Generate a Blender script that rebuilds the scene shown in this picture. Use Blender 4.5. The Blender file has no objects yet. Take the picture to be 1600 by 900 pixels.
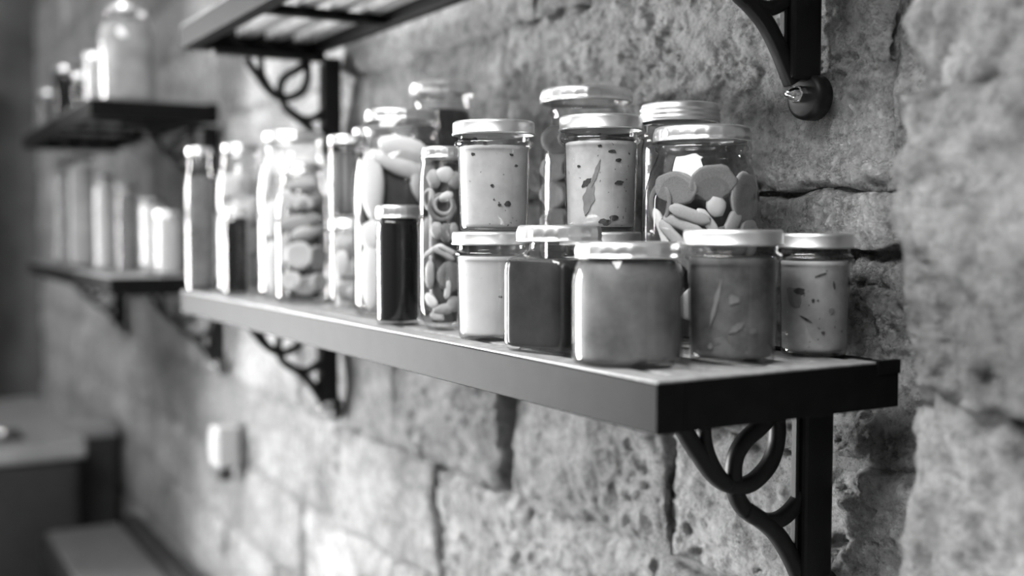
import bpy, bmesh, math, random
from mathutils import Vector, Matrix, noise
R_ = math.radians
scene = bpy.context.scene
COL = scene.collection
ZS = 1.36                       # height of the lower shelf top above the floor

# ------------------------------------------------------------------ camera
cd = bpy.data.cameras.new('camera'); cam = bpy.data.objects.new('camera', cd); COL.objects.link(cam)
PHI, PITCH = R_(30.8), R_(3.11)
dirv = Vector((-math.cos(PHI)*math.cos(PITCH), math.sin(PHI)*math.cos(PITCH), -math.sin(PITCH)))
cam.location = (0, -.845, ZS+.125)
cam.rotation_euler = dirv.to_track_quat('-Z', 'Y').to_euler()
cd.sensor_width = 36; cd.lens = 36*1711/1600
cd.dof.use_dof = True; cd.dof.focus_distance = 1.17; cd.dof.aperture_fstop = 1.9
cd.clip_start = .02
scene.camera = cam
CAM = Vector(cam.location)

# ------------------------------------------------------------------ light
w = bpy.data.worlds.new('world'); scene.world = w; w.use_nodes = True
w.node_tree.nodes['Background'].inputs[0].default_value = (.8, .8, .8, 1)
w.node_tree.nodes['Background'].inputs[1].default_value = .6
def area(name, loc, target, sx, sy, power):
    l = bpy.data.lights.new(name, 'AREA'); l.shape = 'RECTANGLE'; l.size = sx; l.size_y = sy; l.energy = power
    o = bpy.data.objects.new(name, l); COL.objects.link(o); o.location = loc
    o.rotation_euler = (Vector(target)-Vector(loc)).to_track_quat('-Z', 'Y').to_euler()
    return o
# daylight through the tall window, plus two added fills out of view
area('daylight_tall_window', (-3.70, -1.58, 1.20), (0, -1.58, 1.20), 1.20, 2.0, 380)
area('added_overhead_fill', (-.75, -1.65, 3.14), (-.75, -1.65, 0), 2.3, 1.2, 172)  # added source above: lights the right wall, shades below the shelf
area('added_far_fill', (-5.5, -2.66, 1.6), (-5.5, 0, 1.6), .9, 1.4, 60)  # added lamp that lifts the dark far end
vs = scene.view_settings
scene.display_settings.display_device = 'sRGB'
vs.view_transform = 'Standard'; vs.look = 'None'; vs.gamma = 1; vs.exposure = 0.0; vs.use_curve_mapping = False
scene.cycles.transparent_max_bounces = 32
scene.cycles.max_bounces = 8

# ------------------------------------------------------------------ materials
MATS = {}
def newmat(name):
    m = bpy.data.materials.new(name); m.use_nodes = True; MATS[name] = m
    nt = m.node_tree; b = nt.nodes['Principled BSDF']
    return m, nt, b
def g(v): return (v, v, v, 1)
def ramp(nt, src, stops):
    r = nt.nodes.new('ShaderNodeValToRGB'); e = r.color_ramp.elements
    while len(e) < len(stops): e.new(.5)
    for i, (p, v) in enumerate(stops): e[i].position = p; e[i].color = g(v)
    nt.links.new(src, r.inputs[0]); return r.outputs[0]
def tex(nt, kind, scale, vec=None, **kw):
    t = nt.nodes.new(kind); t.inputs['Scale'].default_value = scale
    for k, v in kw.items(): t.inputs[k].default_value = v
    if vec is None:
        c = nt.nodes.new('ShaderNodeTexCoord'); vec = c.outputs['Object']
    nt.links.new(vec, t.inputs['Vector']); return t
def mix(nt, a, b, fac, mode='MIX'):
    m = nt.nodes.new('ShaderNodeMixRGB'); m.blend_type = mode
    for i, x in ((1, a), (2, b), (0, fac)):
        if isinstance(x, (int, float)):
            m.inputs[i].default_value = x if i == 0 else g(x)
        else: nt.links.new(x, m.inputs[i])
    return m.outputs[0]
def bump(nt, b, src, strength, dist):
    n = nt.nodes.new('ShaderNodeBump'); n.inputs['Strength'].default_value = strength; n.inputs['Distance'].default_value = dist
    nt.links.new(src, n.inputs['Height']); nt.links.new(n.outputs[0], b.inputs['Normal'])

def simple(name, v, rough=.5, metal=0., var=.15, scale=20., spec=.5, bmp=0.):
    m, nt, b = newmat(name)
    n = tex(nt, 'ShaderNodeTexNoise', scale, Detail=4.)
    nt.links.new(ramp(nt, n.outputs['Fac'], [(.3, v*(1-var)), (.7, min(1, v*(1+var)))]), b.inputs['Base Color'])
    b.inputs['Roughness'].default_value = rough; b.inputs['Metallic'].default_value = metal
    b.inputs['Specular IOR Level'].default_value = spec
    if bmp: bump(nt, b, n.outputs['Fac'], bmp, .002)
    return m

def stone(name, lo, hi, fine=1.0):
    m, nt, b = newmat(name)
    geo = nt.nodes.new('ShaderNodeNewGeometry'); P = geo.outputs['Position']
    big = tex(nt, 'ShaderNodeTexNoise', 4.5, P, Detail=8., Roughness=.66)
    med = tex(nt, 'ShaderNodeTexNoise', 42, P, Detail=10., Roughness=.8)
    fin = tex(nt, 'ShaderNodeTexNoise', 260, P, Detail=5., Roughness=.75)
    c1 = ramp(nt, big.outputs['Fac'], [(.36, lo), (.60, hi)])
    c2 = ramp(nt, med.outputs['Fac'], [(.38, .34), (.50, .92), (.61, 1.25)])
    c = mix(nt, c1, c2, .8, 'MULTIPLY')
    # fine dark cracks, chips and pits
    vo = nt.nodes.new('ShaderNodeTexVoronoi'); vo.feature = 'DISTANCE_TO_EDGE'; vo.inputs['Scale'].default_value = 9
    wv = mix(nt, P, big.outputs['Color'], .35, 'ADD'); nt.links.new(wv, vo.inputs['Vector'])
    crack = ramp(nt, vo.outputs['Distance'], [(0, .3), (.022, 1)])
    c = mix(nt, c, crack, .45, 'MULTIPLY')
    vc = nt.nodes.new('ShaderNodeTexVoronoi'); vc.inputs['Scale'].default_value = 115
    wv2 = mix(nt, P, med.outputs['Color'], .030, 'ADD'); nt.links.new(wv2, vc.inputs['Vector'])
    pits = ramp(nt, fin.outputs['Fac'], [(.32, .15), (.43, 1)])
    c = mix(nt, c, pits, .6, 'MULTIPLY')
    oi = nt.nodes.new('ShaderNodeObjectInfo')
    c = mix(nt, c, ramp(nt, oi.outputs['Random'], [(0, .75), (1, 1.1)]), 1, 'MULTIPLY')
    nt.links.new(c, b.inputs['Base Color']); b.inputs['Roughness'].default_value = .93
    b.inputs['Specular IOR Level'].default_value = .15
    h = mix(nt, med.outputs['Fac'], vc.outputs['Distance'], .30)
    h = mix(nt, h, fin.outputs['Fac'], .12)
    h = mix(nt, h, crack, .25, 'MULTIPLY')
    bump(nt, b, h, 1.0, .036*fine)
    return m

def food(name, base, var=.12, speck=0., scale=26., speckv=.05, trans=0., rough=.35, streak=False):
    """opaque preserve seen through glass: mottled body, optional dark flecks"""
    m, nt, b = newmat(name)
    tc = nt.nodes.new('ShaderNodeTexCoord'); oi = nt.nodes.new('ShaderNodeObjectInfo')
    off = nt.nodes.new('ShaderNodeVectorMath'); off.operation = 'ADD'
    nt.links.new(tc.outputs['Object'], off.inputs[0]); nt.links.new(oi.outputs['Location'], off.inputs[1])
    V = off.outputs[0]
    if streak:
        mp = nt.nodes.new('ShaderNodeMapping'); mp.inputs['Scale'].default_value = (1, 1, .08); nt.links.new(V, mp.inputs[0]); V = mp.outputs[0]
    n = tex(nt, 'ShaderNodeTexNoise', scale, V, Detail=5., Roughness=.6)
    c = ramp(nt, n.outputs['Fac'], [(.3, base*(1-var)), (.7, min(1, base*(1+var)))])
    if speck:
        wn_ = tex(nt, 'ShaderNodeTexNoise', 300, V, Detail=2.); WV = mix(nt, V, wn_.outputs['Color'], .006, 'ADD')
        for sc, th, keep in ((75, .07, 1-speck), (160, .09, 1-speck*.9)):
            v = tex(nt, 'ShaderNodeTexVoronoi', sc, WV)
            d = ramp(nt, v.outputs['Distance'], [(th, 1), (th+.10, 0)])
            sep = nt.nodes.new('ShaderNodeSeparateColor'); nt.links.new(v.outputs['Color'], sep.inputs[0])
            k = ramp(nt, sep.outputs[0], [(keep, 0), (keep+.01, 1)])
            c = mix(nt, c, speckv, mix(nt, d, k, 1, 'MULTIPLY'))
    nt.links.new(c, b.inputs['Base Color']); b.inputs['Roughness'].default_value = rough; b.inputs['Specular IOR Level'].default_value = .08   # pressed against the glass: hardly any sheen
    if trans: b.inputs['Subsurface Weight'].default_value = trans; b.inputs['Subsurface Radius'].default_value = (.01, .01, .01); b.inputs['Subsurface Scale'].default_value = .5
    return m

def glass(name, tint=.945, rough=.045):
    m = bpy.data.materials.new(name); m.use_nodes = True; nt = m.node_tree; MATS[name] = m
    for n in list(nt.nodes): nt.nodes.remove(n)
    out = nt.nodes.new('ShaderNodeOutputMaterial'); mx = nt.nodes.new('ShaderNodeMixShader')
    tr = nt.nodes.new('ShaderNodeBsdfTransparent'); gl = nt.nodes.new('ShaderNodeBsdfGlossy'); ge = nt.nodes.new('ShaderNodeNewGeometry')
    def op(kind, a, b=None):
        q = nt.nodes.new('ShaderNodeMath'); q.operation = kind
        for i, v in enumerate((a, b)):
            if v is None: continue
            if isinstance(v, (int, float)): q.inputs[i].default_value = v
            else: nt.links.new(v, q.inputs[i])
        return q.outputs[0]
    dt = nt.nodes.new('ShaderNodeVectorMath'); dt.operation = 'DOT_PRODUCT'
    nt.links.new(ge.outputs['Incoming'], dt.inputs[0]); nt.links.new(ge.outputs['Normal'], dt.inputs[1])
    sch = op('ADD', op('MULTIPLY', op('POWER', op('SUBTRACT', 1., op('ABSOLUTE', dt.outputs['Value'])), 5.), .95), .05)   # reflectance of a glass wall, same from both sides
    tr.inputs[0].default_value = g(tint); gl.inputs[0].default_value = g(1); gl.inputs['Roughness'].default_value = rough
    n = tex(nt, 'ShaderNodeTexNoise', 18, Detail=1.)
    bp = nt.nodes.new('ShaderNodeBump'); bp.inputs['Strength'].default_value = .12; bp.inputs['Distance'].default_value = .002
    nt.links.new(n.outputs['Fac'], bp.inputs['Height']); nt.links.new(bp.outputs[0], gl.inputs['Normal'])
    tv = op('POWER', tint, op('DIVIDE', 1., op('MAXIMUM', op('ABSOLUTE', dt.outputs['Value']), .08)))
    cc = nt.nodes.new('ShaderNodeCombineColor')
    for i in range(3): nt.links.new(tv, cc.inputs[i])
    nt.links.new(cc.outputs[0], tr.inputs[0])
    nt.links.new(sch, mx.inputs[0]); nt.links.new(tr.outputs[0], mx.inputs[1]); nt.links.new(gl.outputs[0], mx.inputs[2])
    nt.links.new(mx.outputs[0], out.inputs[0]); return m

stone('stone_wall', .48, .80); stone('stone_pillar', .38, .70, 1.5); stone('mortar', .40, .60)
simple('black_paint', .006, .50, var=.25, scale=40, bmp=.03, spec=.05); simple('black_iron', .007, .45, var=.2, scale=60, bmp=.05, spec=.3)
simple('shelf_top', .24, .42, var=.3, scale=70, bmp=.1)
simple('lid_metal', .80, .34, 1., var=.06, scale=30); simple('lid_matt', .74, .40, 1., var=.06, scale=30); simple('lid_dark', .12, .3, .6)
simple('chrome', .8, .12, 1., var=.05)
simple('white_plastic', .42, .4, var=.05); simple('dark_plastic', .04, .4)
simple('floor_slab', .10, .6, var=.3, scale=5); simple('plaster', .06, .9, var=.1, scale=8, spec=.1, bmp=.2)
simple('plaster_dark', .13, .9, var=.35, scale=3, spec=.1, bmp=.2)
simple('ceiling_white', .55, .9, var=.06, spec=.1); simple('window_frame', .35, .5, var=.1); simple('dark_wood', .035, .55, var=.35, scale=12, bmp=.2)
simple('steel_top', .30, .35, .3, var=.15, scale=9); simple('seat_leather', .11, .5, var=.2, scale=25, bmp=.1); simple('cabinet_dark', .02, .5, var=.2)
food('spread_pale', .44, .20, .20); food('spread_light', .52, .10, .10); food('spread_herb', .42, .28, .26); food('spread_grey', .29, .32, .22)
food('chutney', .11, .5, .05, 34, .3); food('marmalade', .15, .4, .0, 24); food('honey', .024, .6, .0, 14, rough=.2); food('syrup', .010, .4, .0, 20, rough=.25, streak=True)
food('shred', .18, .4, rough=.8); food('pale_flesh', .52, .14); food('dark_slice', .07, .4); food('mid_flesh', .31, .3); food('grey_flesh', .15, .35); food('dark_flesh', .04, .4); food('bean', .18, .4, 0, 90, streak=True)
food('brine_core', .09, .4, 0, 30); food('brine_pale', .36, .2, 0, 30); food('herb', .05, .5, 0, 120)
glass('clear_glass')

# ------------------------------------------------------------------ helpers
def link(name, me, mat, parent=None, smooth=True):
    o = bpy.data.objects.new(name, me); COL.objects.link(o)
    if mat and not me.materials: me.materials.append(MATS[mat])
    if smooth:
        for p in me.polygons: p.use_smooth = True
    if parent: o.parent = parent
    return o
def empty(name, loc, label=None, cat=None, group=None, rz=0.):
    o = bpy.data.objects.new(name, None); COL.objects.link(o); o.location = loc; o.rotation_euler.z = rz; o.empty_display_size = .05
    if label: o['label'] = label; o['category'] = cat
    if group: o['group'] = group
    return o
def struct(o): o['kind'] = 'structure'; return o
def frombm(bm, name):
    me = bpy.data.meshes.new(name); bm.to_mesh(me); bm.free(); return me
def box(name, x0, x1, y0, y1, z0, z1, mat, parent=None, bev=.002, seg=2):
    bm = bmesh.new(); bmesh.ops.create_cube(bm, size=1)
    for v in bm.verts: v.co = Vector(((x0+x1)/2+v.co.x*(x1-x0), (y0+y1)/2+v.co.y*(y1-y0), (z0+z1)/2+v.co.z*(z1-z0)))
    if bev: bmesh.ops.bevel(bm, geom=bm.edges[:], offset=bev, segments=seg, affect='EDGES', profile=.5)
    return link(name, frombm(bm, name), mat, parent, smooth=False)
def ringpt(a, r, n):
    c, s = math.cos(a), math.sin(a)
    if n <= 2.01: return c*r, s*r
    k = (abs(c)**n+abs(s)**n)**(-1./n); return c*r*k, s*r*k
def loft(prof, seg=48, mod=None, cap=False):
    """prof: (r, z[, superellipse exponent]); r=0 closes the surface"""
    vs_, fs = [], []; rings = []
    for i, p in enumerate(prof):
        r, z = p[0], p[1]; n = p[2] if len(p) > 2 else 2.
        if r <= 1e-6: rings.append([len(vs_)]); vs_.append((0, 0, z)); continue
        st = len(vs_)
        for k in range(seg):
            a = 2*math.pi*k/seg; rr = r*(mod(i, a) if mod else 1.); x, y = ringpt(a, rr, n); vs_.append((x, y, z))
        rings.append(list(range(st, st+seg)))
    for A, B in zip(rings, rings[1:]):
        for k in range(seg):
            k2 = (k+1) % seg
            if len(A) == 1 and len(B) == 1: continue
            if len(A) == 1: fs.append((A[0], B[k2], B[k]))
            elif len(B) == 1: fs.append((A[k], A[k2], B[0]))
            else: fs.append((A[k], A[k2], B[k2], B[k]))
    me = bpy.data.meshes.new('loft'); me.from_pydata(vs_, [], fs); me.update(); return me
def catmull(pts, sub=6):
    P = [Vector(p) for p in pts]; out = []
    for i in range(len(P)-1):
        p0 = P[max(i-1, 0)]; p1 = P[i]; p2 = P[i+1]; p3 = P[min(i+2, len(P)-1)]
        for k in range(sub):
            t = k/sub; out.append(.5*((2*p1)+(-p0+p2)*t+(2*p0-5*p1+4*p2-p3)*t*t+(-p0+3*p1-3*p2+p3)*t**3))
    out.append(P[-1]); return out
def strap(pts, wd, th, sub=6):
    """flat bar of width wd (in the YZ plane) and thickness th (along X) swept along (y,z) points"""
    C = catmull([(0, y, z) for y, z in pts], sub); bm = bmesh.new(); prev = None
    rows = []
    for i, c in enumerate(C):
        t = (C[min(i+1, len(C)-1)]-C[max(i-1, 0)]).normalized(); n = Vector((0, -t.z, t.y))
        q = [bm.verts.new(c+n*sw*wd/2*f1+Vector((sx*th/2*f2, 0, 0))) for sw, sx, f1, f2 in
             ((-1, -1, 1, .7), (-1, -1, .7, 1), (1, -1, .7, 1), (1, -1, 1, .7), (1, 1, 1, .7), (1, 1, .7, 1), (-1, 1, .7, 1), (-1, 1, 1, .7))]
        rows.append(q)
    for a, b in zip(rows, rows[1:]):
        for k in range(8): bm.faces.new((a[k], a[(k+1) % 8], b[(k+1) % 8], b[k]))
    bm.faces.new(rows[0][::-1]); bm.faces.new(rows[-1])
    bmesh.ops.recalc_face_normals(bm, faces=bm.faces[:])
    return frombm(bm, 'strap')

# ------------------------------------------------------------------ the room
X0, X1, Y0, YW, ZC = -6.7, 2.4, -2.7, .07, 3.15
struct(box('floor', X0-.2, X1+.2, Y0-.2, YW+.2, -.1, 0, 'floor_slab', bev=0))
ce = empty('ceiling', (0, 0, 0)); struct(ce)        # ceiling with an opening cut for the added overhead fill
for a in ((X0-.2, -2.0, Y0-.2, YW+.2), (.5, X1+.2, Y0-.2, YW+.2), (-2.0, .5, Y0-.2, -2.35), (-2.0, .5, -.95, YW+.2)):
    box('ceiling_panel', *a, ZC, ZC+.12, 'ceiling_white', ce, bev=0)
struct(box('wall_right', X1, X1+.15, Y0-.2, YW+.2, 0, ZC, 'plaster_dark', bev=0))
struct(box('wall_left', X0-.15, X0, Y0-.2, YW+.2, 0, ZC, 'plaster_dark', bev=0))
wf = empty('wall_front', (0, 0, 0)); struct(wf)     # wall opposite the shelves, behind the camera, with an opening for the added far fill
for a in ((X0, -6.0, 0, ZC), (-5.0, X1, 0, ZC), (-6.0, -5.0, 0, .85), (-6.0, -5.0, 2.35, ZC)):
    box('wall_panel', a[0], a[1], Y0-.15, Y0+.1, a[2], a[3], 'plaster', wf, bev=0)
# cross wall added out of view to shade the far left; holds the tall window
wp = empty('added_shade_wall', (0, 0, 0)); struct(wp)
for a in ((Y0+.1, -2.18, 0, ZC), (-2.18, -.98, 0, .18), (-2.18, -.98, 2.22, ZC), (-.98, -.90, 0, ZC)):
    box('wall_panel', -3.82, -3.64, a[0], a[1], a[2], a[3], 'plaster', wp, bev=0)
wn = empty('window_1', (0, 0, 0)); struct(wn)
for y in (-2.16, -1.77, -1.39, -1.0): box('mullion', -3.69, -3.65, y-.022, y+.022, .18, 2.22, 'window_frame', wn)
for z in (.21, 1.55, 2.19): box('transom', -3.685, -3.655, -2.18, -.98, z-.022, z+.022, 'window_frame', wn)
wn2 = empty('added_fill_window', (0, 0, 0)); struct(wn2)  # unseen frame made up around the far fill lamp
for x in (-5.98, -5.5, -5.02): box('mullion', x-.03, x+.03, Y0+.05, Y0+.11, .85, 2.35, 'window_frame', wn2)
for z in (.88, 2.32): box('transom', -6.0, -5.0, Y0+.055, Y0+.10, z-.03, z+.03, 'window_frame', wn2)
# dark plank door at the far end of the room
dr = empty('door_1', (X0+.001, 0, 0)); struct(dr)
for i in range(5): box('plank', .0, .04, -1.25+i*.2, -1.25+i*.2+.19, 0, 2.1, 'dark_wood', dr)
for y in (-1.36, -.24): box('door_frame', 0, .06, y-.05, y+.05, 0, 2.2, 'dark_wood', dr)
box('door_frame', 0, .06, -1.41, -.19, 2.1, 2.2, 'dark_wood', dr)

# stone walls: one object for each stone, mortar behind
def stone_mesh(wx, hz, amp, step, seed, depth=.10):
    nx, nz = max(6, int(wx/step)), max(5, int(hz/step)); vs_, fs = [], []
    o = Vector((seed*3.17, seed*1.31, seed*7.7))
    er = min(.016, hz*.12)
    for j in range(nz+1):
        for i in range(nx+1):
            u, v = i/nx, j/nz; x, z = (u-.5)*wx, (v-.5)*hz
            n1 = noise.fractal(Vector((x*5, z*5, 0))+o, .85, 2.1, 6)
            wv = Vector((x*9, z*11, 3))+o; wv = wv+.7*Vector((noise.noise(wv*1.7), noise.noise(wv*1.7+Vector((5, 1, 2))), 0))
            n2 = 1-2*abs(noise.noise(wv)); n2 = n2*n2*(1 if n2 > 0 else -.4)
            n3 = noise.fractal(Vector((x*40, z*48, 9))+o, .7, 2.2, 4)
            st = noise.noise(Vector((x*7+.6*n3, z*9+.5*n3, 19))+o); st = math.floor(st*3.2)/3.2
            ed = min(wx/2-abs(x), hz/2-abs(z))+.012*noise.noise(Vector((x*22, z*22, 5))+o)
            k = max(0., 1-max(ed, 0)/er); drop = .013*k*k
            ch = noise.fractal(Vector((x*24, z*30, 31))+o, .8, 2.0, 4); ch = math.floor(ch*3.5+.3*n3)/3.5
            y = -(amp*n1-amp*.35*n2+amp*.30*n3+amp*.6*st+amp*.16*ch)+drop
            jx = .014*noise.noise(Vector((0, z*14, 2))+o) if i in (0, nx) else 0
            jz = .014*noise.noise(Vector((x*14, 0, 4))+o) if j in (0, nz) else 0
            vs_.append((x+jx, y, z+jz))
    idx = lambda i, j: j*(nx+1)+i
    for j in range(nz):
        for i in range(nx): fs.append((idx(i, j), idx(i+1, j), idx(i+1, j+1), idx(i, j+1)))
    rim = [idx(i, 0) for i in range(nx+1)]+[idx(nx, j) for j in range(1, nz+1)]+[idx(i, nz) for i in range(nx-1, -1, -1)]+[idx(0, j) for j in range(nz-1, 0, -1)]
    b0 = len(vs_)
    for r in rim: vs_.append((vs_[r][0], depth, vs_[r][2]))
    m = len(rim)
    for k in range(m): fs.append((rim[(k+1) % m], rim[k], b0+k, b0+(k+1) % m))
    me = bpy.data.meshes.new('stone'); me.from_pydata(vs_, [], fs); me.update(); return me
FACE = .035                                         # mean face of the recessed stone wall
me = stone_mesh(6.25, ZC, .006, .018, 77, .15)
wb = struct(link('wall_back', me, 'mortar')); wb.location = ((X0-.45)/2, FACE+.013, ZC/2)
bpy.context.view_layer.update()
random.seed(11)
zj = [.0, .24, .42, .64, .83, 1.05, 1.225, 1.455, 1.525, 1.76, 2.03, 2.22, 2.45, 2.70]
zj = [.0, .24, .42, .64, .84, 1.06, 1.24, 1.46, 1.525, 1.80, 2.03, 2.22, 2.45, 2.70]
cnt = 0
for ci in range(len(zj)-1):
    z0, z1 = zj[ci], zj[ci+1]; h = z1-z0
    x = -.47 if z0 != 1.525 else -.745
    if z0 == 1.525:
        me = stone_mesh(.27, h, .012, .003, 991); o = link('stone', me, 'stone_wall', wb); o.location = Vector((-.61, FACE, (z0+z1)/2))-wb.location
    elif h < .1: pass
    while x > X0+.02:
        L = random.uniform(.28, .62)*(1.25 if h > .2 else 1) if h > .1 else random.uniform(.35, .7)
        if x-L < X0+.15: L = x-X0
        near = x-L > -2.0
        step = .0046 if near else (.014 if x > -3.6 else .028)
        if not (.85 < (z0+z1)/2 < 1.95) and near: step = .014
        if x-L > -1.75 and z1 > 1.42 and z0 < 1.7: step = .0027
        amp = random.uniform(.009, .014) if h > .1 else .007
        me = stone_mesh(L-.002, h-.002, amp, step, cnt+5)
        o = link('stone', me, 'stone_wall', wb); o.location = Vector((x-L/2, FACE+random.uniform(-.006, .006), (z0+z1)/2))-wb.location
        x -= L; cnt += 1
# projecting stone pier on the right
PX, PF = -.615, -.10
pr = struct(box('wall_pier', PX+.02, 1.1, PF+.018, FACE+.16, 0, ZC, 'mortar', bev=0))
random.seed(5)
zp = [.0, .3, .55, .80, 1.07, 1.34, 1.60, 1.86, 2.15, 2.45, 2.75]
for ci in range(len(zp)-1):
    z0, z1 = zp[ci], zp[ci+1]; x = PX+random.uniform(-.012, .012)
    first = True
    while x < 1.0:
        L = random.uniform(.24, .36); st = .007 if .8 < (z0+z1)/2 < 2.0 and x < .0 else .02
        me = stone_mesh(L+.004, z1-z0+.004, random.uniform(.020, .030), st, cnt+50, .14)
        o = link('stone', me, 'stone_pillar', pr); o.location = (x+L/2, PF+random.uniform(-.008, .008), (z0+z1)/2)
        x += L; cnt += 1

# ------------------------------------------------------------------ shelves
def shelf(x0, x1, yf, zt, label, slats=4, t=.044, yb=0.):
    s = empty('wall_shelf', ((x0+x1)/2, yb, zt), label, 'shelf', 'black slatted wall shelves')
    cx, L = (x0+x1)/2, x1-x0; a, b = -L/2, L/2; yf = yf-yb
    box('front_rail', a, b, yf, yf+.030, -t, -.002, 'black_paint', s, .0012)
    box('top_edge', a+.0005, b-.0005, yf+.0008, yf+.0295, -.0018, .0004, 'shelf_top', s, .0004, 1)
    for xa, xb in ((a+.0008, a+.0295), (b-.0295, b-.0008)): box('top_edge', xa, xb, yf+.0300, -.0305, -.0018, .0004, 'shelf_top', s, .0004, 1)
    box('back_rail', a+.03, b-.03, -.022, 0, -t+.01, -.001, 'black_paint', s, .002)
    for xa, xb in ((a, a+.030), (b-.030, b)): box('end_rail', xa, xb, yf+.0301, 0, -t, -.002, 'black_paint', s, .0006)
    lip = box('top_lip', b-.004, b+.0012, -.03, .001, -.012, .0012, 'black_paint', s, .0004)
    y0, y1 = yf+.030, -.022; wd = (y1-y0)/slats
    me = None
    for k in range(slats):
        yc = y0+wd*(k+.5)
        o = box('slat', a+.0302, b-.0302, yc-wd/2+.013, yc+wd/2-.013, -.016, -.0005, 'shelf_top', s, .0015, 1)
    for k in range(3): box('cross_bar', a+L*(k+1)/4-.012, a+L*(k+1)/4+.012, yf+.0302, -.0222, -.032, -.0165, 'black_paint', s, .001, 1)
    return s
shelf(-2.235, -.70, -.29, ZS, 'black slatted shelf carrying most of the jars, nearest the camera')
shelf(-2.205, -.70, -.29, ZS+.522, 'black slatted shelf above the near jars, cut off by the top edge')
shelf(-4.47, -2.913, -.30, ZS, 'far black slatted shelf at the left, level with the near one')
shelf(-4.30, -2.965, -.33, ZS+.459, 'high black slatted shelf at far left with small jars on it', t=.05)

U1 = [(-.1740, -.0600), (-.1617, -.0773), (-.1471, -.0959), (-.1305, -.1154), (-.1104, -.1293), (-.0918, -.1323), (-.0747, -.1284), (-.0574, -.116), (-.0488, -.1011), (-.0455, -.0842), (-.047, -.056)]
UF = [(-.144, -.056), (-.1424, -.0792), (-.1370, -.0968), (-.1250, -.116), (-.1104, -.1293)]
R2 = [(-.050, -.060), (-.0685, -.0745), (-.0891, -.0866), (-.1008, -.1008), (-.1039, -.1185), (-.1002, -.1396), (-.088, -.1567), (-.067, -.17), (-.0422, -.1734), (-.0207, -.1629), (-.0064, -.1459), (.0006, -.1252)]
S3 = [(-.088, -.1567), (-.0599, -.1749), (-.0419, -.1908), (-.0252, -.2134), (-.0140, -.2325), (-.006, -.246)]
proto = {}
def bracket(x, zt, label, y=0.):
    """cast iron scroll bracket; zt = shelf top it carries; local z measured from the shelf top"""
    b = empty('shelf_bracket', (x, y, zt), label, 'bracket', 'black scroll brackets')
    if not proto:
        def bx(*a, **k):
            o = box('tmp', *a, 'black_iron', None, **k); me = o.data; bpy.data.objects.remove(o); return me
        proto['post'] = bx(-.011, .011, -.016, .026, -.243, -.0445, bev=.004)
        proto['rib'] = bx(-.004, .004, -.021, -.0162, -.225, -.06, bev=.0015)
        proto['top_bar'] = bx(-.011, .011, -.24, -.0165, -.056, -.0445, bev=.003)
        proto['front_scroll'] = strap(U1, .0155, .014); proto['brace'] = strap(UF, .012, .014)
        proto['ring_scroll'] = strap(R2, .0155, .013); proto['foot_brace'] = strap(S3, .0165, .014)
        d = loft([(0, -.007), (.019, -.007), (.0235, -.005), (.0245, 0), (.0245, .012), (0, .012)], 32); d.transform(Matrix.Rotation(R_(-90), 4, 'X')@Matrix.Identity(4)); 
        d.transform(Matrix.Translation((0, .016, -.259))); proto['wall_disc'] = d
        hx = loft([(0, 0), (.0095, 0), (.0095, .009), (.0085, .010), (0, .010)], 6); hx.transform(Matrix.Translation((-.001, .010, -.257))@Matrix.Rotation(R_(90), 4, 'X')); proto['hex_nut'] = hx
        dm = loft([(.0075, .009), (.0068, .015), (.005, .019), (.0035, .0205), (.0035, .0235), (0, .0235)], 20); dm.transform(Matrix.Translation((-.001, .010, -.257))@Matrix.Rotation(R_(90), 4, 'X')); proto['nut_cap'] = dm
    nut = None
    for nm, me in proto.items():
        o = link(nm, me, 'chrome' if nm in ('hex_nut', 'nut_cap') else 'black_iron', nut if nm == 'nut_cap' else b, smooth=nm not in ('post', 'rib', 'top_bar', 'hex_nut'))
        if nm == 'hex_nut': nut = o
    return b
bracket(-.813, ZS, 'black scroll bracket under the right end of the near lower shelf')
bracket(-.838, ZS+.522, 'black bracket foot with a shiny nut, on the wall at upper right')
bracket(-2.19, ZS, 'black scroll bracket under the left end of the near lower shelf')
bracket(-2.16, ZS+.522, 'black scroll bracket under the left end of the near upper shelf')
bracket(-3.03, ZS, 'black scroll bracket under the right end of the far lower shelf')
bracket(-4.33, ZS, 'black scroll bracket under the far end of the far lower shelf')
bracket(-3.06, ZS+.459-.006, 'black scroll bracket under the high shelf at far left')

# ------------------------------------------------------------------ jars
def lid(parent, r, h, z, kind, mat):
    if kind == 'lug':          # twist-off lid with pressed lugs round the skirt
        prof = [(0, h-.0022), (r*.80, h-.0022), (r*.84, h-.0004), (r*.93, h), (r*.985, h-.0014), (r, h-.0035), (r*1.004, h*.60), (r*1.012, h*.35), (r*1.008, .0016), (r*1.03, .0012), (r*1.03, 0), (r*.97, 0)]
        md = lambda i, a: 1+(.022*max(0, math.cos(a*22))**2 if i in (6, 7) else (.012*max(0, math.cos(a*22))**2 if i == 8 else 0))
    elif kind == 'band':       # two-piece screw band with threads
        prof = [(0, h-.001), (r*.86, h-.001), (r*.90, h), (r*.97, h-.0008), (r, h-.003)]
        for k in range(3):
            zz = h-.005-k*(h-.006)/3; d = (h-.006)/3
            prof += [(r*1.0, zz), (r*1.035, zz-d*.35), (r*1.035, zz-d*.6), (r*1.0, zz-d*.9)]
        prof += [(r*1.03, .0005), (r*1.0, 0)]; md = None
    else:
        prof = [(0, h-.0018), (r*.86, h-.0018), (r*.89, h-.0004), (r*.95, h), (r*.99, h-.0012), (r, h-.0035), (r, .003), (r*1.018, .0018), (r*1.018, .0006), (r*.98, 0)]; md = None
    if kind == 'lug': seg = 132
    else: seg = 64
    me = loft(prof[::-1], seg, (lambda i, a: md(len(prof)-1-i, a)) if md else None)
    o = link('lid', me, mat, parent); o.location.z = z; return o
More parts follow.
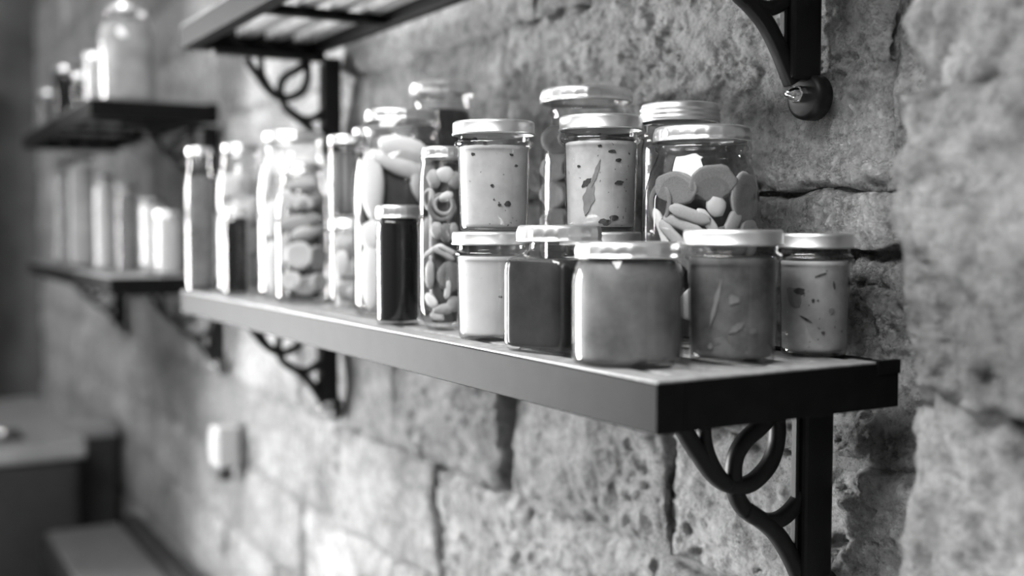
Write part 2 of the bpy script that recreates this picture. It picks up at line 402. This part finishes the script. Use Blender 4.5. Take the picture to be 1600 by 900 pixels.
PROFILES = {   # (radius fraction, height fraction) of the glass from base to mouth; n = superellipse exponent
    'stack': [(0, .012), (.70, .010), (.80, 0), (.88, .004), (.92, .02), (.935, .06), (.965, .45), (.985, .74), (.985, .765), (.995, .778), (1.07, .793), (1.085, .810), (1.07, .828), (.99, .842), (.975, .86), (.975, 1)],
    'squat': [(0, .02), (.78, .012), (.88, 0), (.95, .012), (.99, .05), (1, .10), (1, .68), (.985, .74), (.93, .82), (.87, .885), (.84, .92), (.835, .94), (.86, .955), (.86, 1)],
    'wide':  [(0, .015), (.80, .01), (.88, 0), (.96, .012), (.995, .04), (1, .08), (1, .62), (.99, .68), (.95, .745), (.88, .81), (.80, .855), (.765, .88), (.755, .895), (.80, .905), (.80, .918), (.765, .925), (.765, 1)],
    'cyl':   [(0, .01), (.82, .006), (.90, 0), (.97, .008), (1, .03), (1, .80), (.98, .83), (.955, .845), (.955, .855), (1.045, .862), (1.045, .876), (.955, .884), (.955, 1)],
    'round': [(0, .01), (.55, .006), (.66, 0), (.80, .02), (.93, .07), (1, .14), (1, .80), (.97, .86), (.92, .90), (.90, .92), (.90, .935), (.955, .945), (.955, .955), (.90, .965), (.90, 1)],
    'square': [(0, .03, 7), (.72, .03, 7), (.80, .0, 7), (.93, .01, 8), (.985, .04, 9), (1, .08, 10), (1, .66, 10), (.985, .72, 9), (.955, .745, 8), (.86, .775, 5), (.74, .805, 2.6), (.715, .82, 2), (.715, .90, 2), (.76, .905, 2), (.76, .93, 2), (.72, .935, 2), (.72, 1, 2)],
}
CONT = {}
def jar(name, label, x, y, z, r, H, style, lidr, lidh, lidkind, lidmat, content, fill=.9, group=None, rz=0., inset=.045, seg=56):
    j = empty(name, (x, y, z), label, 'jar', group, rz)
    gh = H-.0025                                   # glass mouth sits just under the lid top
    P = PROFILES[style]
    me = loft([(p[0]*r, p[1]*gh)+tuple(p[2:]) for p in P], seg if style != 'square' else 96)
    link('glass', me, 'clear_glass', j)
    lid(j, lidr, lidh, H-lidh, lidkind, lidmat)
    if content:
        zb = .022*gh+.002; zt = fill*gh
        def rad(zz):
            q = P[2:]
            for A, B in zip(q, q[1:]):
                if A[1]*gh <= zz <= B[1]*gh:
                    t = (zz/gh-A[1])/max(B[1]-A[1], 1e-6)
                    return min(A[0]+(B[0]-A[0])*t, 1.)*r*(1-inset), (A[2]+(B[2]-A[2])*t if len(A) > 2 else 2.)
            return q[-1][0]*r*(1-inset), 2.
        pr = [(rad(zb+(zt-zb)*i/22)[0], zb+(zt-zb)*i/22, rad(zb+(zt-zb)*i/22)[1]) for i in range(23)]
        prof = [(0, zb), (pr[0][0]*.94, zb, pr[0][2])]+[(q[0], q[1]+(.0015 if k == 0 else 0), q[2]) for k, q in enumerate(pr)]+[(pr[-1][0]*.96, zt+.0012, pr[-1][2]), (0, zt+.0012)]
        # add rings so the surface is even
        link('contents', loft(prof, seg if style != 'square' else 96), content, j)
    j['_r'] = r; j['_h'] = H
    if content: CONT[j.name] = [(q[1], q[0]) for q in pr]
    return j
_ell = {}
def ellipsoid(nu=14, nv=9):
    k = (nu, nv)
    if k not in _ell:
        _ell[k] = loft([(0, -1)]+[(math.cos(t), math.sin(t)) for t in [(-.5+(i+1)/(nv))*math.pi for i in range(nv-1)]]+[(0, 1)], nu)
    return _ell[k]
def morsel(kind, v):
    """irregular bite: ell (lump), disc (flat slice with an edge), strip (bent stick), ring; v picks a variant"""
    k = (kind, v)
    if k in _ell: return _ell[k]
    o = Vector((v*5.3, v*2.1, v*9.7))
    if kind == 'ring':
        vs_, fs = [], []; nu, nv, R, rr = 22, 8, .82, .18
        for i in range(nu):
            for q in range(nv):
                a, b = 2*math.pi*i/nu, 2*math.pi*q/nv; d = R+rr*math.cos(b); vs_.append((d*math.cos(a), d*math.sin(a), .6*math.sin(b)))
        for i in range(nu):
            for q in range(nv): fs.append((i*nv+q, ((i+1) % nu)*nv+q, ((i+1) % nu)*nv+(q+1) % nv, i*nv+(q+1) % nv))
        me = bpy.data.meshes.new('ring'); me.from_pydata(vs_, [], fs); me.update(); am = .08
    elif kind == 'disc':
        me = loft([(0, -.8), (.55, -.85), (.86, -1), (.96, -.7), (1, 0), (.96, .7), (.86, 1), (.55, .85), (0, .8)], 22); am = .14
    elif kind == 'strip':
        n = 11; me = loft([(0, -1)]+[(.95*(1-abs(2*i/(n-1)-1)**6*.5), -1+2*(i+.5)/n, 3.2) for i in range(n)]+[(0, 1)], 12); am = .10
        me.transform(Matrix.Rotation(R_(-90), 4, 'X'))
        for p in me.vertices: p.co.x += .55*math.sin(p.co.y*1.6+v)-.2; p.co.z += .35*math.cos(p.co.y*1.3+v*2)
    else:
        me = loft([(0, -1)]+[(math.cos(t), math.sin(t)) for t in [(-.5+(i+1)/10)*math.pi for i in range(9)]]+[(0, 1)], 16); am = .16
    for p in me.vertices:
        c = p.co.copy(); p.co += am*Vector((noise.noise(c*1.6+o), noise.noise(c*1.6+o+Vector((7, 0, 0))), .6*noise.noise(c*1.6+o+Vector((0, 7, 0)))))
    _ell[k] = me; return me
_cnt = [0]
def piece(j, name, mat, da, zf, a, b, c, roll=0., tilt=0., kind=None, rf=None, z=None):
    """a morsel inside jar j. da: degrees round the jar from the side facing the room (left is negative); a,b,c half sizes: across, up, radial (m)"""
    if kind is None: kind = 'disc' if 'slice' in name else 'strip' if 'strip' in name else 'ell'
    _cnt[0] += 1; key = (kind, mat, _cnt[0] % 4)
    if kind == 'strip' and a > b: a, b, roll = b, a, roll+90
    if key not in _ell: _ell[key] = morsel(kind, _cnt[0] % 4).copy()
    o = link(name, _ell[key], mat, j)
    loc = j.location; az = math.atan2(CAM.y-loc.y, CAM.x-loc.x)+R_(da)-j.rotation_euler.z
    Rin = j['_r']*.955
    if rf is None:
        sag = Rin-math.sqrt(max(Rin*Rin-min(a*abs(math.cos(R_(roll)))+b*abs(math.sin(R_(roll))), Rin)**2, 0)); rc = Rin-max(c, sag*.55+c*.5)
    else: rc = Rin*rf
    rad = Vector((math.cos(az), math.sin(az), 0)); tan = Vector((-math.sin(az), math.cos(az), 0)); up = Vector((0, 0, 1))
    M = Matrix((tan, up, rad)).transposed().to_4x4()
    M = M@Matrix.Rotation(R_(roll), 4, 'Z')@Matrix.Rotation(R_(tilt), 4, 'X')
    M = M@Matrix.Diagonal((a, b, c, 1))
    o.matrix_local = Matrix.Translation(rad*rc+up*(j['_h']*zf if z is None else z))@M
    return o
def patch(j, name, mat, da, z, outline, rsurf, thick=.0006, roll=0.):
    """leaf or shred lying against the inside of the glass, following the jar's curve"""
    rsurf = min(CONT[j.name], key=lambda q: abs(q[0]-z))[1]+.0003
    loc = j.location; az0 = math.atan2(CAM.y-loc.y, CAM.x-loc.x)+R_(da)-j.rotation_euler.z
    bm = bmesh.new(); lay = []
    cr, sr = math.cos(R_(roll)), math.sin(R_(roll))
    n = len(outline); ctr = sum(p[0] for p in outline)/n, sum(p[1] for p in outline)/n
    for rr in (rsurf-.0015, rsurf+thick):
        row = []
        for (u, v) in list(outline)+[ctr]:
            uu, vv = u*cr-v*sr, u*sr+v*cr; a = az0+uu/rsurf
            row.append(bm.verts.new((math.cos(a)*rr, math.sin(a)*rr, z+vv)))
        lay.append(row)
    A, B = lay
    for k in range(n):
        k2 = (k+1) % n; bm.faces.new((B[k], B[k2], B[n])); bm.faces.new((A[k2], A[k], A[n])); bm.faces.new((A[k], A[k2], B[k2], B[k]))
    bmesh.ops.recalc_face_normals(bm, faces=bm.faces[:])
    return link(name, frombm(bm, name), mat, j, smooth=False)
def leafshape(L, W, n=14):
    up = [(W*math.sin(math.pi*(k/n))*(1+.18*math.sin(k*1.3+L*900)), -L+2*L*k/n) for k in range(n+1)]
    return [(-u, v) for u, v in up[::-1]][1:-1]+[up[0]]+[(u, v) for u, v in up[1:-1]]+[up[-1]]
def blob(r, n=7, seed=0, sx=1., sy=1.):
    n = 14; return [(math.cos(2*math.pi*k/n)*r*sx*q, math.sin(2*math.pi*k/n)*r*sy*q) for k in range(n) for q in (1+.55*noise.noise(Vector((1.3*math.cos(2*math.pi*k/n), 1.3*math.sin(2*math.pi*k/n), seed*3.7+.3))),)]

SL = .0005
ST = dict(style='stack', lidkind='plain')
GS = 'straight stacking jars of speckled spread'
# right-hand group, near the camera
j1 = jar('preserve_jar', 'jar of pale speckled spread at the right end, against the stone wall', -.778, -.032, ZS+SL, .0345, .120, lidr=.0368, lidh=.0150, lidmat='lid_matt', content='spread_grey', fill=.78, group=GS, **ST)
patch(j1, 'dark_chunk', 'shred', -38, .060, blob(.0085, 9, 3, 1.0, 1.2), .0325); patch(j1, 'dark_chunk', 'herb', -26, .064, blob(.0045, 9, 31, 1.2, .8), .0325); patch(j1, 'dark_chunk', 'herb', -2, .055, blob(.0016, 6, 6), .0325)
patch(j1, 'herb_shred', 'herb', -14, .037, leafshape(.007, .0010), .0322, roll=62); patch(j1, 'herb_shred', 'herb', 34, .070, leafshape(.004, .0008), .0322, roll=10); patch(j1, 'herb_shred', 'herb', 10, .080, leafshape(.006, .0007), .0322, roll=-70); patch(j1, 'dark_chunk', 'herb', 16, .024, blob(.0018, 6, 8), .032); patch(j1, 'dark_chunk', 'shred', 30, .045, blob(.003, 6, 18), .032)
j2 = jar('preserve_jar', 'frontmost stacking jar of mid grey chutney with pale shreds, plain lid', -.781, -.137, ZS+SL, .0425, .1235, lidr=.0465, lidh=.0150, lidmat='lid_matt', content='chutney', fill=.80, **ST)
patch(j2, 'pale_shred', 'shred', -22, .056, leafshape(.024, .0022), .0402, roll=-14); patch(j2, 'pale_shred', 'shred', 6, .034, leafshape(.009, .003), .0398, roll=-55)
patch(j2, 'pale_shred', 'shred', 2, .060, blob(.005, 8, 2), .0400); patch(j2, 'pale_shred', 'shred', -30, .016, blob(.0025, 7, 5), .0395); patch(j2, 'pale_shred', 'shred', 30, .030, blob(.003, 7, 9), .0396)
j3 = jar('preserve_jar', 'squat round-shouldered jar of grey preserve at the shelf corner, lug lid', -.815, -.235, ZS+SL, .0518, .1125, 'squat', .0475, .0145, 'lug', 'lid_metal', 'marmalade', .86)
j4 = jar('honey_jar', 'square glass jar of dark honey with lugged lid', -.933, -.233, ZS+SL, .0425, .128, 'square', .0425, .0165, 'lug', 'lid_metal', 'honey', .735, rz=R_(13), inset=.05)
J5X, J5Y = -1.079, -.229
j5 = jar('preserve_jar', 'lower jar of the left stacked pair, whitish spread with few specks', J5X, J5Y, ZS+SL, .0400, .121, lidr=.0445, lidh=.0150, lidmat='lid_matt', content='spread_light', fill=.78, group=GS, **ST)
j6 = jar('preserve_jar', 'upper jar of the left stacked pair, pale spread with dark specks', J5X+.002, J5Y+.002, ZS+.121+2*SL, .0410, .1225, lidr=.0462, lidh=.0155, lidmat='lid_metal', content='spread_pale', fill=.78, group=GS, **ST)
for k, (da, z, s) in enumerate([(-32, .100, .0026), (-14, .096, .0016), (-36, .085, .002), (30, .084, .0018), (40, .072, .0017), (24, .030, .0032), (-3, .05, .0017), (10, .029, .0016)]):
    patch(j6, 'herb_flake', 'herb', da, z, blob(s, 6, k, 1.3, .8), .0392)
J8X, J8Y = -.990, -.141
j8 = jar('preserve_jar', 'lower jar of the right stacked pair, mostly hidden behind the square jar', J8X, J8Y, ZS+SL, .0405, .121, lidr=.0450, lidh=.0150, lidmat='lid_matt', content='spread_pale', fill=.78, group=GS, **ST)
j7 = jar('preserve_jar', 'upper jar of the right stacked pair, pale spread with a dark herb leaf', J8X, J8Y, ZS+.121+2*SL, .0408, .1255, lidr=.0458, lidh=.0160, lidmat='lid_metal', content='spread_herb', fill=.78, group=GS, **ST)
patch(j7, 'herb_leaf', 'shred', -20, .036, leafshape(.020, .0062), .0383, roll=-12); patch(j7, 'herb_leaf', 'herb', -24, .052, leafshape(.0075, .0032), .0390, roll=-50)
patch(j7, 'herb_leaf', 'shred', -8, .062, leafshape(.016, .0022), .0388, roll=-18)
for k, (da, z, s) in enumerate([(18, .085, .0026), (32, .052, .0035), (8, .010, .005), (24, .014, .004), (-2, .091, .0017), (-2, .103, .0016), (-38, .070, .0016), (30, .076, .0025)]):
    patch(j7, 'herb_flake', 'herb', da, z, blob(s, 7, k+20, 1.4, .7), .0390)
j9 = jar('pickle_jar', 'wide-mouthed jar of sliced pickles in brine beside the bare wall', -.886, -.086, ZS+SL, .0605, .2295, 'wide', .0495, .0155, 'lug', 'lid_metal', None)
link('core', loft([(0, .012), (.036, .014), (.040, .08), (.040, .13), (.034, .165), (.02, .18), (0, .182)], 32), 'brine_core', j9)
for nm, mt, da, z, a, b, c, ro, ti, kd in [
    ('pickle_slice', 'grey_flesh', 52, .155, .020, .026, .004, 0, 0, None), ('pickle_ring', 'mid_flesh', 52, .155, .021, .027, .004, 0, 0, 'ring'),
    ('pickle_slice', 'grey_flesh', 12, .170, .024, .018, .004, 10, 0, None), ('pickle_slice', 'grey_flesh', -28, .165, .026, .017, .004, -8, 0, None),
    ('pickle_ring', 'grey_flesh', -50, .150, .018, .022, .004, 0, 0, 'ring'),
    ('pickle_strip', 'pale_flesh', 8, .128, .0055, .020, .004, 28, 0, None), ('pickle_chunk', 'pale_flesh', 16, .148, .010, .013, .006, 15, 0, None),
    ('pickle_strip', 'mid_flesh', -12, .140, .022, .007, .004, -6, 0, None), ('pickle_strip', 'mid_flesh', -18, .126, .026, .007, .004, -18, 0, None),
    ('pickle_strip', 'pale_flesh', -48, .122, .006, .026, .004, 20, 0, None), ('pickle_strip', 'mid_flesh', -30, .118, .006, .022, .004, 35, 0, None),
    ('pickle_strip', 'mid_flesh', 34, .126, .008, .020, .004, -10, 0, None), ('pickle_slice', 'grey_flesh', 30, .110, .022, .018, .005, 0, 0, None),
    ('pickle_slice', 'mid_flesh', 60, .115, .018, .022, .005, 0, 0, None), ('pickle_slice', 'grey_flesh', 0, .095, .024, .017, .005, 0, 0, None),
    ('pickle_slice', 'mid_flesh', -40, .085, .024, .018, .005, 20, 0, None), ('pickle_slice', 'grey_flesh', 40, .07, .024, .018, .005, -20, 0, None),
    ('pickle_slice', 'mid_flesh', 0, .05, .024, .018, .005, 30, 0, None)]:
    piece(j9, nm, mt, da, 0, a, b, c, ro, ti, kd, z=z)
j10 = jar('preserve_jar', 'tall jar with ribbed screw lid, behind the sliced pickle jar', -.983, -.036, ZS+SL, .0435, .266, 'cyl', .0440, .0215, 'band', 'lid_matt', 'chutney', .82)
j11 = jar('pickle_jar', 'tall wide jar of dark layered slices at the back, behind the stacked pairs', -1.153, -.048, ZS+SL, .0590, .300, 'wide', .0570, .0175, 'lug', 'lid_metal', None)
link('core', loft([(0, .012), (.046, .014), (.048, .10), (.048, .22), (.042, .245), (0, .248)], 32), 'brine_core', j11)
random.seed(3)
for k in range(7):
    for da in (-48, 0, 48): piece(j11, 'pickle_slice', ('dark_slice', 'dark_flesh')[(k+da//48) % 2], da+random.uniform(-6, 6), 0, .030, .019, .006, random.uniform(-6, 6), z=.03+k*.034)
# middle group
j12 = jar('pickle_jar', 'slim rounded jar of mixed cut vegetables and onion rings', -1.210, -.222, ZS+SL, .0305, .2245, 'round', .0265, .0140, 'lug', 'lid_metal', None)
link('core', loft([(0, .008), (.016, .009), (.019, .05), (.019, .17), (.014, .19), (0, .195)], 24), 'brine_core', j12)
for nm, mt, da, z, a, b, c, ro, kd in [
    ('floret', 'mid_flesh', -30, .185, .010, .012, .006, 20, None), ('floret', 'pale_flesh', 5, .190, .011, .010, .006, -10, None), ('floret', 'mid_flesh', 35, .183, .010, .011, .006, 0, None),
    ('onion_ring', 'grey_flesh', -5, .150, .018, .018, .004, 0, 'ring'), ('onion_ring', 'mid_flesh', 0, .153, .013, .013, .004, 0, 'ring'), ('floret', 'pale_flesh', 6, .163, .010, .006, .005, 20, None),
    ('onion_ring', 'mid_flesh', -45, .160, .010, .014, .004, 0, 'ring'), ('cut_chunk', 'mid_flesh', -20, .122, .008, .011, .005, 5, None), ('cut_chunk', 'grey_flesh', 5, .120, .008, .012, .005, -5, None), ('cut_chunk', 'mid_flesh', 28, .121, .008, .011, .005, 0, None),
    ('cut_strip', 'pale_flesh', -30, .098, .016, .0035, .003, 25, None), ('cut_strip', 'mid_flesh', 0, .094, .016, .0035, .003, -35, None), ('cut_strip', 'pale_flesh', 12, .099, .012, .0032, .003, -15, None),
    ('round_slice', 'grey_flesh', 18, .066, .016, .019, .006, 0, None), ('cut_chunk', 'mid_flesh', -45, .068, .007, .018, .005, 0, None), ('cut_strip', 'pale_flesh', 10, .050, .004, .012, .003, -20, None),
    ('cut_chunk', 'pale_flesh', -40, .036, .013, .007, .005, -40, None), ('cut_chunk', 'mid_flesh', 0, .026, .014, .007, .005, 10, None), ('cut_chunk', 'mid_flesh', 30, .032, .010, .010, .005, 0, None), ('cut_chunk', 'mid_flesh', -20, .017, .010, .006, .004, -15, None)]:
    piece(j12, nm, mt, da, 0, a, b, c, ro, 0, kd, z=z)
j13 = jar('preserve_jar', 'dark syrup jar with bright lid, standing before the egg-shaped halves', -1.302, -.242, ZS+SL, .0280, .1545, 'cyl', .0278, .0165, 'lug', 'lid_metal', 'syrup', .90)
j14 = jar('pickle_jar', 'large wide jar packed with big pale oval halves', -1.445, -.170, ZS+SL, .0697, .2935, 'wide', .0505, .0165, 'lug', 'lid_metal', None)
link('core', loft([(0, .012), (.05, .014), (.052, .10), (.052, .19), (.045, .225), (.03, .24), (0, .242)], 32), 'dark_flesh', j14)
for da, z, a, b, c, ro in [(-46, .188, .026, .050, .010, 2), (8, .232, .040, .020, .010, -18), (-6, .214, .038, .014, .008, -24), (36, .190, .024, .034, .010, 10), (-40, .114, .030, .024, .010, 0), (-48, .060, .024, .050, .010, 0),
                        (0, .110, .030, .024, .010, 0), (0, .050, .026, .040, .010, 0), (48, .100, .026, .044, .010, 0), (48, .035, .03, .024, .010, 0), (100, .15, .03, .05, .01, 0), (-100, .16, .03, .05, .01, 0)]:
    piece(j14, 'oval_half', 'pale_flesh', da, 0, a, b, c, ro, z=z)
j15 = jar('preserve_jar', 'tall dark jar at the back with shiny lid, in the upper shelf shade', -1.532, -.058, ZS+SL, .0560, .350, 'wide', .0490, .0190, 'lug', 'lid_metal', 'dark_flesh', .88)
J16X, J16Y = -1.577, -.198
j17 = jar('preserve_jar', 'lower small jar of pale pieces under the striped bean jar', J16X, J16Y, ZS+SL, .0285, .140, 'cyl', .0285, .0165, 'band', 'lid_metal', 'brine_pale', .6, inset=.3)
for k, (da, z, a, b, ro) in enumerate([(-20, .105, .018, .013, 10), (25, .095, .016, .014, -10), (-25, .070, .012, .020, 0), (15, .062, .018, .013, 15), (-10, .030, .017, .014, -10), (30, .028, .015, .014, 10)]): piece(j17, 'pale_piece', ('pale_flesh', 'mid_flesh')[k % 3 == 1], da, 0, a, b, .005, ro, z=z)
j16 = jar('pickle_jar', 'upper jar of upright striped beans, stacked on a small pale jar', J16X, J16Y, ZS+.140+2*SL, .0290, .1255, 'cyl', .0295, .0140, 'plain', 'lid_metal', 'brine_core', .8, inset=.25)
for k in range(14): piece(j16, 'bean', ('bean', 'mid_flesh')[k % 3 == 0], -110+k*17, 0, .0033, .046, .0032, 0, z=.056)
# left, out-of-focus group
j18 = jar('pickle_jar', 'large pale pickle jar at the left, behind the jar of round slices', -1.889, -.172, ZS+SL, .0660, .296, 'wide', .0520, .0165, 'lug', 'lid_metal', 'brine_pale', .6, inset=.25)
random.seed(21)
for k, (da, z, a, b, ro) in enumerate([(-50, .225, .016, .040, -12), (-20, .225, .018, .036, 8), (10, .235, .03, .016, 0), (-45, .14, .026, .034, 0), (-10, .16, .028, .026, 0), (-45, .060, .024, .044, 5), (-15, .085, .024, .030, 0), (20, .120, .026, .04, 0), (45, .2, .022, .04, 0), (10, .04, .03, .022, 0), (45, .08, .024, .044, 0), (-80, .15, .024, .06, 0), (80, .12, .024, .06, 0)]):
    piece(j18, 'pickle_piece', 'pale_flesh', da, 0, a, b, .009, ro, z=z)
j19 = jar('pickle_jar', 'jar of large round slices and gherkins, in front of the large pale pickle jar', -1.764, -.203, ZS+SL, .0455, .2325, 'wide', .0350, .0155, 'lug', 'lid_metal', 'brine_core', .8, inset=.35)
for nm, mt, da, z, a, b, ro in [('gherkin', 'pale_flesh', -20, .172, .032, .014, -22), ('gherkin', 'mid_flesh', 24, .168, .026, .012, 20), ('gherkin', 'mid_flesh', -10, .135, .036, .014, 14), ('gherkin', 'pale_flesh', 20, .120, .034, .012, 18),
                                ('round_slice', 'pale_flesh', -10, .080, .023, .023, 0), ('round_slice', 'mid_flesh', 38, .075, .018, .022, 0), ('round_slice', 'mid_flesh', -50, .085, .016, .022, 0), ('round_slice', 'pale_flesh', -30, .038, .020, .016, 0), ('round_slice', 'mid_flesh', 8, .030, .022, .016, 12), ('round_slice', 'pale_flesh', 40, .035, .018, .016, 0), ('gherkin', 'mid_flesh', 0, .195, .026, .010, 5)]:
    piece(j19, nm, mt, da, 0, a, b, .006, ro, z=z)
j20 = jar('preserve_jar', 'slim black-looking jar with white lid near the shelf left end', -2.028, -.238, ZS+SL, .0215, .1605, 'cyl', .0215, .0160, 'plain', 'lid_metal', 'syrup', .92)
j21 = jar('pickle_jar', 'tall pale pickle jar behind the slim black-looking jar', -2.099, -.205, ZS+SL, .0465, .287, 'wide', .0345, .0150, 'lug', 'lid_metal', 'brine_pale', .6, inset=.3)
for k in range(16): piece(j21, 'pickle_piece', ('pale_flesh', 'pale_flesh', 'mid_flesh')[k % 3], (-60, -20, 20, 60)[k % 4], 0, .018, .026, .007, random.uniform(-25, 25), z=.045+.055*(k//4))
j22 = jar('preserve_jar', 'grey-filled tall jar at the left end of the near shelf', -2.200, -.258, ZS+SL, .0280, .285, 'wide', .0240, .0140, 'lug', 'lid_metal', 'grey_flesh', .80)
j23 = jar('preserve_jar', 'jar at the back with pale lid peeping over the oval halves', -1.780, -.067, ZS+SL, .0340, .298, 'cyl', .0345, .0150, 'plain', 'lid_metal', 'spread_light', .88)

# far upper shelf
ZU = ZS+.459+.0015
GF = 'small blurred jars on the high far shelf'
f1 = jar('pickle_jar', 'big pale jar at the right end of the high far shelf', -3.105, -.207, ZU, .0760, .265, 'wide', .0480, .0180, 'lug', 'lid_metal', 'mid_flesh', .82)
f2 = jar('preserve_jar', 'short pale jar with bright lid on the high far shelf beside the big jar', -3.225, -.268, ZU, .0300, .148, 'cyl', .0310, .0150, 'plain', 'lid_metal', 'spread_pale', .9)
f3 = jar('preserve_jar', 'dark jar with bright lid in the middle of the high far shelf', -3.618, -.284, ZU, .0330, .160, 'cyl', .0335, .0150, 'plain', 'lid_metal', 'syrup', .9)
f4 = jar('preserve_jar', 'very small dark jar with round bright lid on the high far shelf', -3.330, -.292, ZU, .0190, .105, 'cyl', .0195, .0130, 'plain', 'lid_metal', 'syrup', .9)
f5 = jar('preserve_jar', 'leftmost small grey jar on the high far shelf', -3.980, -.285, ZU, .0280, .125, 'cyl', .0285, .0140, 'plain', 'lid_metal', 'grey_flesh', .9)
# far lower shelf
for nm, lab, x, y, r, h, st, ct in [
    ('preserve_jar', 'far lower shelf, leftmost tall grey jar', -4.055, -.225, .036, .365, 'cyl', 'spread_grey'), ('preserve_jar', 'far lower shelf, tall pale jar second from the left', -3.704, -.230, .040, .355, 'cyl', 'spread_pale'),
    ('preserve_jar', 'far lower shelf, narrow whitish jar in the middle', -3.430, -.215, .028, .285, 'cyl', 'spread_light'), ('preserve_jar', 'far lower shelf, dark jar between two whitish ones', -3.255, -.185, .030, .25, 'cyl', 'grey_flesh'),
    ('preserve_jar', 'far lower shelf, whitish round-shouldered jar right of the dark one', -3.170, -.130, .038, .21, 'round', 'spread_light'), ('preserve_jar', 'far lower shelf, rightmost short pale jar', -3.030, -.125, .034, .172, 'cyl', 'spread_light')]:
    jar(nm, lab, x, y, ZS+SL, r, h, st, r*.98, .015, 'plain', 'lid_dark' if h > .2 else 'lid_matt', ct, .9)

# ------------------------------------------------------------------ things low at the left
b = empty('bench', (-3.6, -.14, 0), 'low dark bench with a grey seat along the stone wall', 'bench')
box('seat', -.47, .75, -.17, .075, .395, .43, 'seat_leather', b, .012, 3); box('side_rail', -.50, .78, .08, .150, .33, .45, 'cabinet_dark', b, .02, 3); box('front_rail', -.49, .77, -.19, -.1705, .33, .415, 'cabinet_dark', b, .006)
for xx in (-.45, .70):
    for yy in (-.15, .10): box('leg', xx-.025, xx+.025, yy-.025, yy+.025, 0, .33, 'cabinet_dark', b, .004)
c = empty('counter', (-4.85, -.6, 0), 'dark kitchen counter with a grey metal top at far left', 'counter')
box('body', -.58, .60, -.75, .43, 0, .64, 'cabinet_dark', c, .006); box('worktop', -.60, .63, -.78, .455, .642, .71, 'steel_top', c, .014, 3)
box('recess', .28, .52, -.40, .26, .7105, .716, 'cabinet_dark', c, .002); 
for yy in (-.05, .10, .2): 
    o = link('knob', loft([(.024, 0), (.024, .01), (.017, .014), (.015, .026), (0, .027)], 20), 'chrome', c); o.location = (.36, yy, .7165)
for y0 in (-.74, -.35, .04): box('cupboard_door', .601, .615, y0, y0+.37, .06, .62, 'cabinet_dark', c, .004)
k = empty('cabinet', (-4.62, -.05, 0), 'narrow dark cabinet with a light top between counter and wall', 'cabinet')
box('body', -.12, .12, -.085, .065, 0, .665, 'cabinet_dark', k, .005); box('top', -.13, .13, -.09, .068, .6655, .72, 'steel_top', k, .006); box('door', .1205, .134, -.075, .055, .04, .64, 'cabinet_dark', k, .003)
t = empty('tap', (-4.95, -.52, .7105), 'small bright round-headed tap over the counter at the left edge', 'tap')
link('stem', loft([(.018, 0), (.018, .006), (.010, .010), (.009, .20), (0, .20)], 20), 'chrome', t); o = link('head', ellipsoid().copy(), 'chrome', t); o.location = (0, 0, .215); o.scale = (.032, .032, .036)
s = empty('socket_box', (-2.945, FACE-.012, ZS-.476), 'small white electrical box on the stone wall below the shelves', 'socket box')
box('housing', -.040, .040, -.055, .006, -.045, .065, 'white_plastic', s, .006, 3); box('cable_gland', -.022, .022, -.048, -.010, -.085, -.0455, 'dark_plastic', s, .004); box('flap', -.030, .030, -.060, -.0555, -.025, .045, 'white_plastic', s, .002)
for o in scene.objects:
    for q in ('_r', '_h'):
        if q in o: del o[q]
